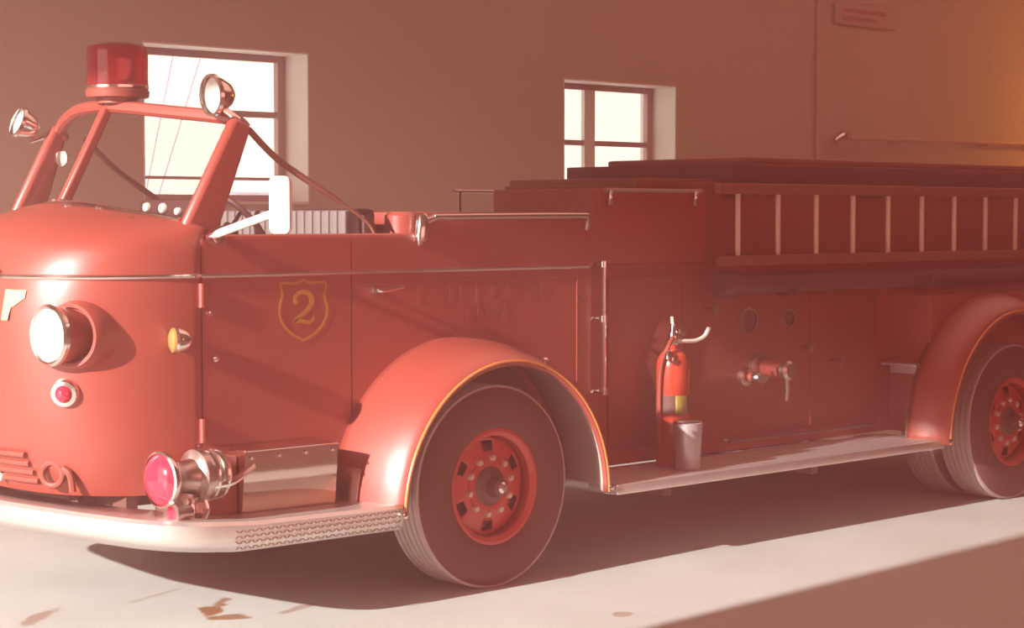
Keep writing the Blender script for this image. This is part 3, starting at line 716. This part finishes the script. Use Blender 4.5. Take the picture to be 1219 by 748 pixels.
def make_wheel(name):
    P = wheel_protos()
    bm = B(); disc_with_holes(bm, .10, .255, .055, .085, True); bmesh.ops.recalc_face_normals(bm, faces=bm.faces)
    lathe(bm, [(.255, .085), (.258, .03), (.278, .012), (.290, .012), (.292, .03), (.275, .05), (.275, .22)], (0, 0, 0), (0, 1, 0), 64, cap=False)
    wroot = obj(name, bm, 'rim', T, 40, solid=.006)
    obj('tire', P['side'], 'tire', wroot, 60); obj('tire_tread', P['tread'], 'treadr', wroot, 30)
    bm = B(); lathe(bm, [(.0, -.045), (.022, -.045), (.045, -.035), (.052, -.01), (.055, .02), (.085, .03), (.098, .05), (.11, .056)], (0, 0, 0), (0, 1, 0), 32, cap=False); obj('hub', bm, 'hubd', wroot)
    bm = B(); lathe(bm, [(0, -.062), (.018, -.060), (.030, -.048), (.032, -.035)], (0, 0, 0), (0, 1, 0), 20, cap=False); obj('hub_cap', bm, 'chrome', wroot)
    bm = B(); lathe(bm, [(.135, .068), (.138, .05), (.12, .046), (.10, .05)], (0, 0, 0), (0, 1, 0), 40, cap=False); obj('hub_flange', bm, 'rim', wroot)
    nut0 = None
    for i in range(10):
        a = 2*PI*i/10+.2; loc = (.142*math.cos(a), .066, .142*math.sin(a))
        if nut0 is None:
            bm = B(); lathe(bm, [(.020, .0), (.019, -.022), (.012, -.032), (0, -.034)], (0, 0, 0), (0, 1, 0), 8, cap=False); nut0 = obj('lug_nut', bm, 'nut', wroot, loc=loc)
        else: inst(nut0, wroot, loc=loc)
    # brake drum behind
    bm = B(); lathe(bm, [(0, .12), (.21, .12), (.22, .24), (0, .24)], (0, 0, 0), (0, 1, 0), 32); obj('brake_drum', bm, 'dark', wroot)
    return wroot
w0 = make_wheel('front_wheel'); w0.location = (.03, .0, RW)
def copy_wheel(src, name, loc, flip):
    r = src.copy(); COL.objects.link(r); r.name = name; r.location = loc; r.rotation_euler = (0, 0, PI if flip else 0); r.parent = T
    for c in list(src.children):
        k = c.copy(); COL.objects.link(k); k.parent = r
    return r
copy_wheel(w0, 'front_wheel', (.03, 2.4, RW), True)
for y, fl in ((-.10, False), (.20, False), (2.50, True), (2.20, True)):
    copy_wheel(w0, 'rear_wheel', (4.60, y, RW), fl)
bm = B(); tube(bm, [(.03, .2, RW), (.03, 2.2, RW)], .05, 12); tube(bm, [(4.60, .1, RW), (4.60, 2.3, RW)], .08, 12); obj('axle', bm, 'dark', T, kind='stuff')
for y in (.75, 1.58):
    bm = B(); box(bm, (-1.9, y, .50), (6.4, y+.08, .60)); obj('chassis_rail', bm, 'dark', T)

# running boards
for s in (1, -1):
    y0, y1 = sorted((my(-.10, s), my(.44, s)))
    bm = B(); box(bm, (.80, y0, .40), (3.80, y1, .455), .010); rb = obj('running_board', bm, 'tread', T)
    for k in range(9):
        yy = my(-.06+k*.05, s)
        bm = B(); box(bm, (.83, yy-.006, .453), (3.78, yy+.006, .459)); obj('board_rib', bm, 'tread', rb, 0)
    for x in (1.3, 2.6, 3.6):
        bm = B(); box(bm, (x-.03, min(my(.0, s), my(.8, s)), .34), (x+.03, max(my(.0, s), my(.8, s)), .398)); obj('board_bracket', bm, 'dark', rb, 0)

# pump and hose body
bm = B(); box(bm, (1.10, .44, .46), (6.5, 1.96, 1.60), .01); obj('pump_body', bm, 'red', T)
bm = B(); box(bm, (3.95, .12, .46), (6.5, 2.28, 1.36), .03); obj('rear_body', bm, 'red', T)
bm = B(); box(bm, (1.10, .385, 1.60), (2.06, 1.18, 2.015), .012); obj('upper_side_box', bm, 'red', T)
bm = B(); box(bm, (2.06, .42, 1.60), (6.5, 1.98, 2.06), .01); obj('hose_bed', bm, 'dred', T)
bm = B(); box(bm, (1.09, .40, 1.588), (2.08, .44, 1.60)); obj('box_ledge', bm, 'dred', T)
# pump panel plate with seams
bm = B(); box(bm, (1.28, .425, .54), (3.80, .438, 1.52), .004); pp = obj('pump_panel', bm, 'dred', T)
for x in (1.9, 3.1):
    bm = B(); box(bm, (x-.006, .418, .56), (x+.006, .426, 1.50)); obj('panel_trim', bm, 'red', pp, 0)
# equipment in the hose bed
for lo, hi, nm in (((1.16, .75, 2.015), (1.95, 1.15, 2.035), 'equipment_tray'), ((1.72, .62, 2.015), (2.5, 1.7, 2.085), 'hose_box_lid'), ((2.42, .50, 2.06), (6.5, 1.9, 2.18), 'hose_cover')):
    bm = B(); box(bm, lo, hi, .012); obj(nm, bm, 'wood' if nm != 'hose_cover' else 'dark', T)
bm = B(); box(bm, (2.7, .6, 2.18), (6.5, 1.8, 2.225), .02); obj('hose_stack', bm, 'wood', T)
# chrome rails along the top
def stanchion_rail(xs, y, z, z0, nm='top_rail', m='dchrome'):
    bm = B(); tube(bm, [(xs[0]-.05, y, z), (xs[-1]+.05, y, z)], .013, 8); ro = obj(nm, bm, m, T)
    for x in xs:
        bm = B(); lathe(bm, [(.022, 0), (.016, .02), (.012, .04), (.012, z-z0-.02), (.022, z-z0)], (x, y, z0), (0, 0, 1), 12); obj('stanchion', bm, 'chrome', ro)
    return ro
stanchion_rail([1.22, 1.93], .355, 2.005, 1.925) ; 
stanchion_rail([1.53, 1.93, 2.9], 1.95, 2.02, 1.60)
bm = B(); tube(bm, spline([(-.17, .36, 1.72), (-.165, .33, 1.82), (-.10, .325, 1.853), (.0, .325, 1.858), (.9, .325, 1.864), (1.0, .325, 1.855), (1.015, .34, 1.79)], 6), .017, 10); hr = obj('handrail', bm, 'dchrome', T)
bm = B(); lathe(bm, [(0, 0), (.03, 0), (.035, .03), (.032, .12), (.02, .14), (0, .14)], (-.18, .335, 1.735), (.1, 0, 1), 16); obj('rail_socket', bm, 'chrome', hr)
# vertical grab bar
bm = B(); tube(bm, [(1.12, .31, .885), (1.12, .31, 1.615)], .014, 10); gb = obj('grab_bar', bm, 'chrome', T)
for z in (.90, 1.30, 1.60):
    bm = B(); lathe(bm, [(0, -.02), (.024, -.018), (.024, .018), (0, .02)], (1.12, .31, z), (0, 0, 1), 14); tube(bm, [(1.12, .31, z), (1.10, .37, z), (1.075, .38, z)], .012, 8); obj('bar_mount', bm, 'chrome', gb)
# pump panel fittings
def outlet(x, z, ln, r, nm='pump_outlet'):
    bm = B(); lathe(bm, [(r*2.0, 0), (r*2.0, .02), (r*1.5, .03)], (x, .425, z), (0, -1, 0), 28); fl = obj(nm, bm, 'dchrome', T)
    bm = B(); tube(bm, [(x, .40, z), (x, .40-ln, z-.005)], r, 18); obj('outlet_pipe', bm, 'red', fl)
    bm = B(); lathe(bm, [(r*1.1, 0), (r*1.25, .01), (r*1.25, .045), (r*.9, .06), (0, .062)], (x, .40-ln, z-.005), (0, -1, 0), 24); obj('outlet_cap', bm, 'dchrome', fl)
    return fl
fl = outlet(2.60, .945, .16, .048)
bm = B(); tube(bm, [(2.60, .21, .88), (2.59, .20, .83), (2.575, .195, .76)], .017, 10); obj('valve_lever', bm, 'chrome', fl)
outlet(2.46, .90, .05, .03)
def gauge(x, z, r):
    bm = B(); lathe(bm, [(r*.85, .03), (r, .032), (r*1.05, .02), (r*1.05, 0)], (x, .425, z), (0, -1, 0), 28, cap=False); g = obj('pump_gauge', bm, 'dchrome', T)
    bm = B(); lathe(bm, [(0, .02), (r*.88, .02)], (x, .425, z), (0, -1, 0), 28, cap=False); obj('gauge_face', bm, 'dark', g, 0)
gauge(2.47, 1.24, .075); gauge(2.85, 1.24, .055)
for x, z in ((3.0, 1.05), (3.3, .95), (2.1, 1.32)):
    bm = B(); tube(bm, [(x, .43, z), (x, .36, z)], .012, 8); lathe(bm, [(0, 0), (.026, .005), (.026, .02), (0, .025)], (x, .36, z), (0, -1, 0), 14); obj('pull_knob', bm, 'dchrome', T)
bm = B(); tube(bm, [(2.25, .36, .53), (3.7, .36, .53)], .013, 8); 
for x in (2.28, 3.0, 3.67): tube(bm, [(x, .36, .53), (x, .43, .53)], .01, 6)
obj('low_rail', bm, 'dchrome', T)
bm = B(); box(bm, (3.80, .13, .90), (3.95, .40, .918), .006); fs = obj('folding_step', bm, 'tread', T); bm = B(); box(bm, (3.86, .16, .85), (3.95, .37, .898), .006); obj('step_gusset', bm, 'tread', fs)
bm = B(); lathe(bm, [(.035, 0), (.035, .03), (.02, .045), (0, .05)], (3.945, .16, .66), (-1, -.1, 0), 18); obj('side_reflector', bm, 'redlens', T)

# ================= separate things on the truck =================
# ladder hung on the side
Lx0, Lx1, LY = 1.93, 6.3, .19
L_ = thing('ladder', 'long wooden ladder with pale rungs hung on the truck side', 'ladder', (Lx0, LY, 1.58))
bm = B(); box(bm, (0, -.025, -.005), (Lx1-Lx0, .025, .055), .008); r1 = obj('ladder_rail', bm, 'wood', L_)
inst(r1, L_, loc=(0, 0, .415))
bm = B(); lathe(bm, [(.015, 0), (.0165, .01), (.0165, .35), (.015, .36)], (0, 0, 0), (0, 0, 1), 14); rg0 = None
for i in range(12):
    x = 2.11+i*.3655-Lx0
    if x > Lx1-Lx0-.03: break
    if rg0 is None: rg0 = obj('rung', bm, 'rung', L_, loc=(x, 0, .053))
    else: inst(rg0, L_, loc=(x, 0, .053))
lb0 = None
for x in (2.30, 3.6, 5.0, 6.2):
    for z in (1.60, 1.98):
        if lb0 is None: bm = B(); box(bm, (-.02, LY+.03, 0), (.02, .425, .04)); lb0 = obj('ladder_bracket', bm, 'dark', T, 0, loc=(x, 0, z))
        else: inst(lb0, T, loc=(x, 0, z))
# suction hose under the ladder
H_ = thing('suction_hose', 'dark ribbed suction hose slung under the ladder', 'hose', (1.98, .22, 1.47))
bm = B(); prof = [(0, 0), (.066, 0), (.070, .04), (.070, .12), (.058, .13)]
x = .14
while x < 4.3: prof += [(.056, x), (.062, x+.02), (.056, x+.04)]; x += .05
prof += [(0, 4.33)]
lathe(bm, prof, (0, 0, 0), (1, 0, 0), 20, cap=False); obj('hose_body', bm, 'rubber', H_, 50)
bm = B(); lathe(bm, [(.071, .02), (.076, .03), (.076, .11), (.071, .12)], (0, 0, 0), (1, 0, 0), 24, cap=False); obj('coupling', bm, 'dark', H_)
for x in (2.6, 4.0, 5.4):
    bm = B(); tube(bm, [(x, .44, 1.52), (x, .30, 1.40), (x, .22, 1.392), (x, .14, 1.42), (x, .135, 1.50)], .009, 8); obj('hose_hook', bm, 'dark', T)
# extinguisher
EX = Vector((1.60, .23, .459))
E_ = thing('fire_extinguisher', 'red fire extinguisher with pale hose standing on the running board', 'extinguisher', EX)
bm = B(); lathe(bm, [(0, .0), (.088, 0), (.094, .012), (.094, .56), (.088, .60), (.068, .635), (.035, .655), (.022, .66), (.022, .69)], (0, 0, 0), (0, 0, 1), 36); obj('cylinder', bm, mat('extinguisher_red', (.52, .055, .025), .3, 0, .6), E_)
bm = B(); lathe(bm, [(.0955, .30), (.0955, .40)], (0, 0, 0), (0, 0, 1), 36, cap=False); obj('band', bm, 'dark', E_)
bm = B(); pts = [[(.097*math.cos(a), .097*math.sin(a), z) for a in [-2.25+i*.1 for i in range(9)]] for z in (.29, .40)]; grid(bm, pts); obj('label_plate', bm, 'label', E_, 30, solid=.001)
bm = B(); lathe(bm, [(.024, .68), (.030, .69), (.030, .74), (.018, .76), (.014, .80), (0, .805)], (0, 0, 0), (0, 0, 1), 16); lathe(bm, [(0, -.02), (.028, -.015), (.028, .01), (0, .015)], (.055, -.02, .755), (0, -1, 0), 16); obj('valve', bm, 'chrome', E_)
bm = B(); tube(bm, spline([(-.02, 0, .70), (.06, -.02, .70), (.15, -.03, .698), (.23, -.03, .72), (.27, -.03, .765)], 6), .012, 8); obj('lever', bm, 'white', E_)
bm = B(); tube(bm, spline([(0, 0, .71), (-.05, -.04, .72), (-.10, -.05, .67), (-.112, -.02, .60), (-.112, .0, .45), (-.11, 0, .12)], 6), .013, 8); obj('discharge_hose', bm, 'red', E_)
bm = B(); lathe(bm, [(.014, 0), (.022, .02), (.022, .05), (0, .055)], (-.095, -.05, .655), (-.2, -.2, -1), 14); lathe(bm, [(.012, 0), (.02, .01), (.02, .03), (0, .035)], (-.075, -.055, .60), (-.2, -1, 0), 14); obj('hose_coupling', bm, 'chrome', E_)
bm = B(); tube(bm, [(0, 0, .75), (-.01, 0, .84)], .009, 6); obj('safety_pin', bm, 'white', E_)
CN = Vector((1.535, .06, .459))
C_ = thing('metal_can', 'grey galvanised can on the running board in front of the extinguisher', 'can', CN)
bm = B(); lathe(bm, [(0, 0), (.066, 0), (.069, .008), (.082, .262), (.080, .262), (.067, .012), (0, .01)], (0, 0, 0), (0, 0, 1), 32, cap=False); obj('can_body', bm, 'can', C_)
bm = B(); tube(bm, [(.083*math.cos(2*PI*i/32), .083*math.sin(2*PI*i/32), .262) for i in range(32)], .004, 6, True); obj('can_rim', bm, 'chrome', C_)
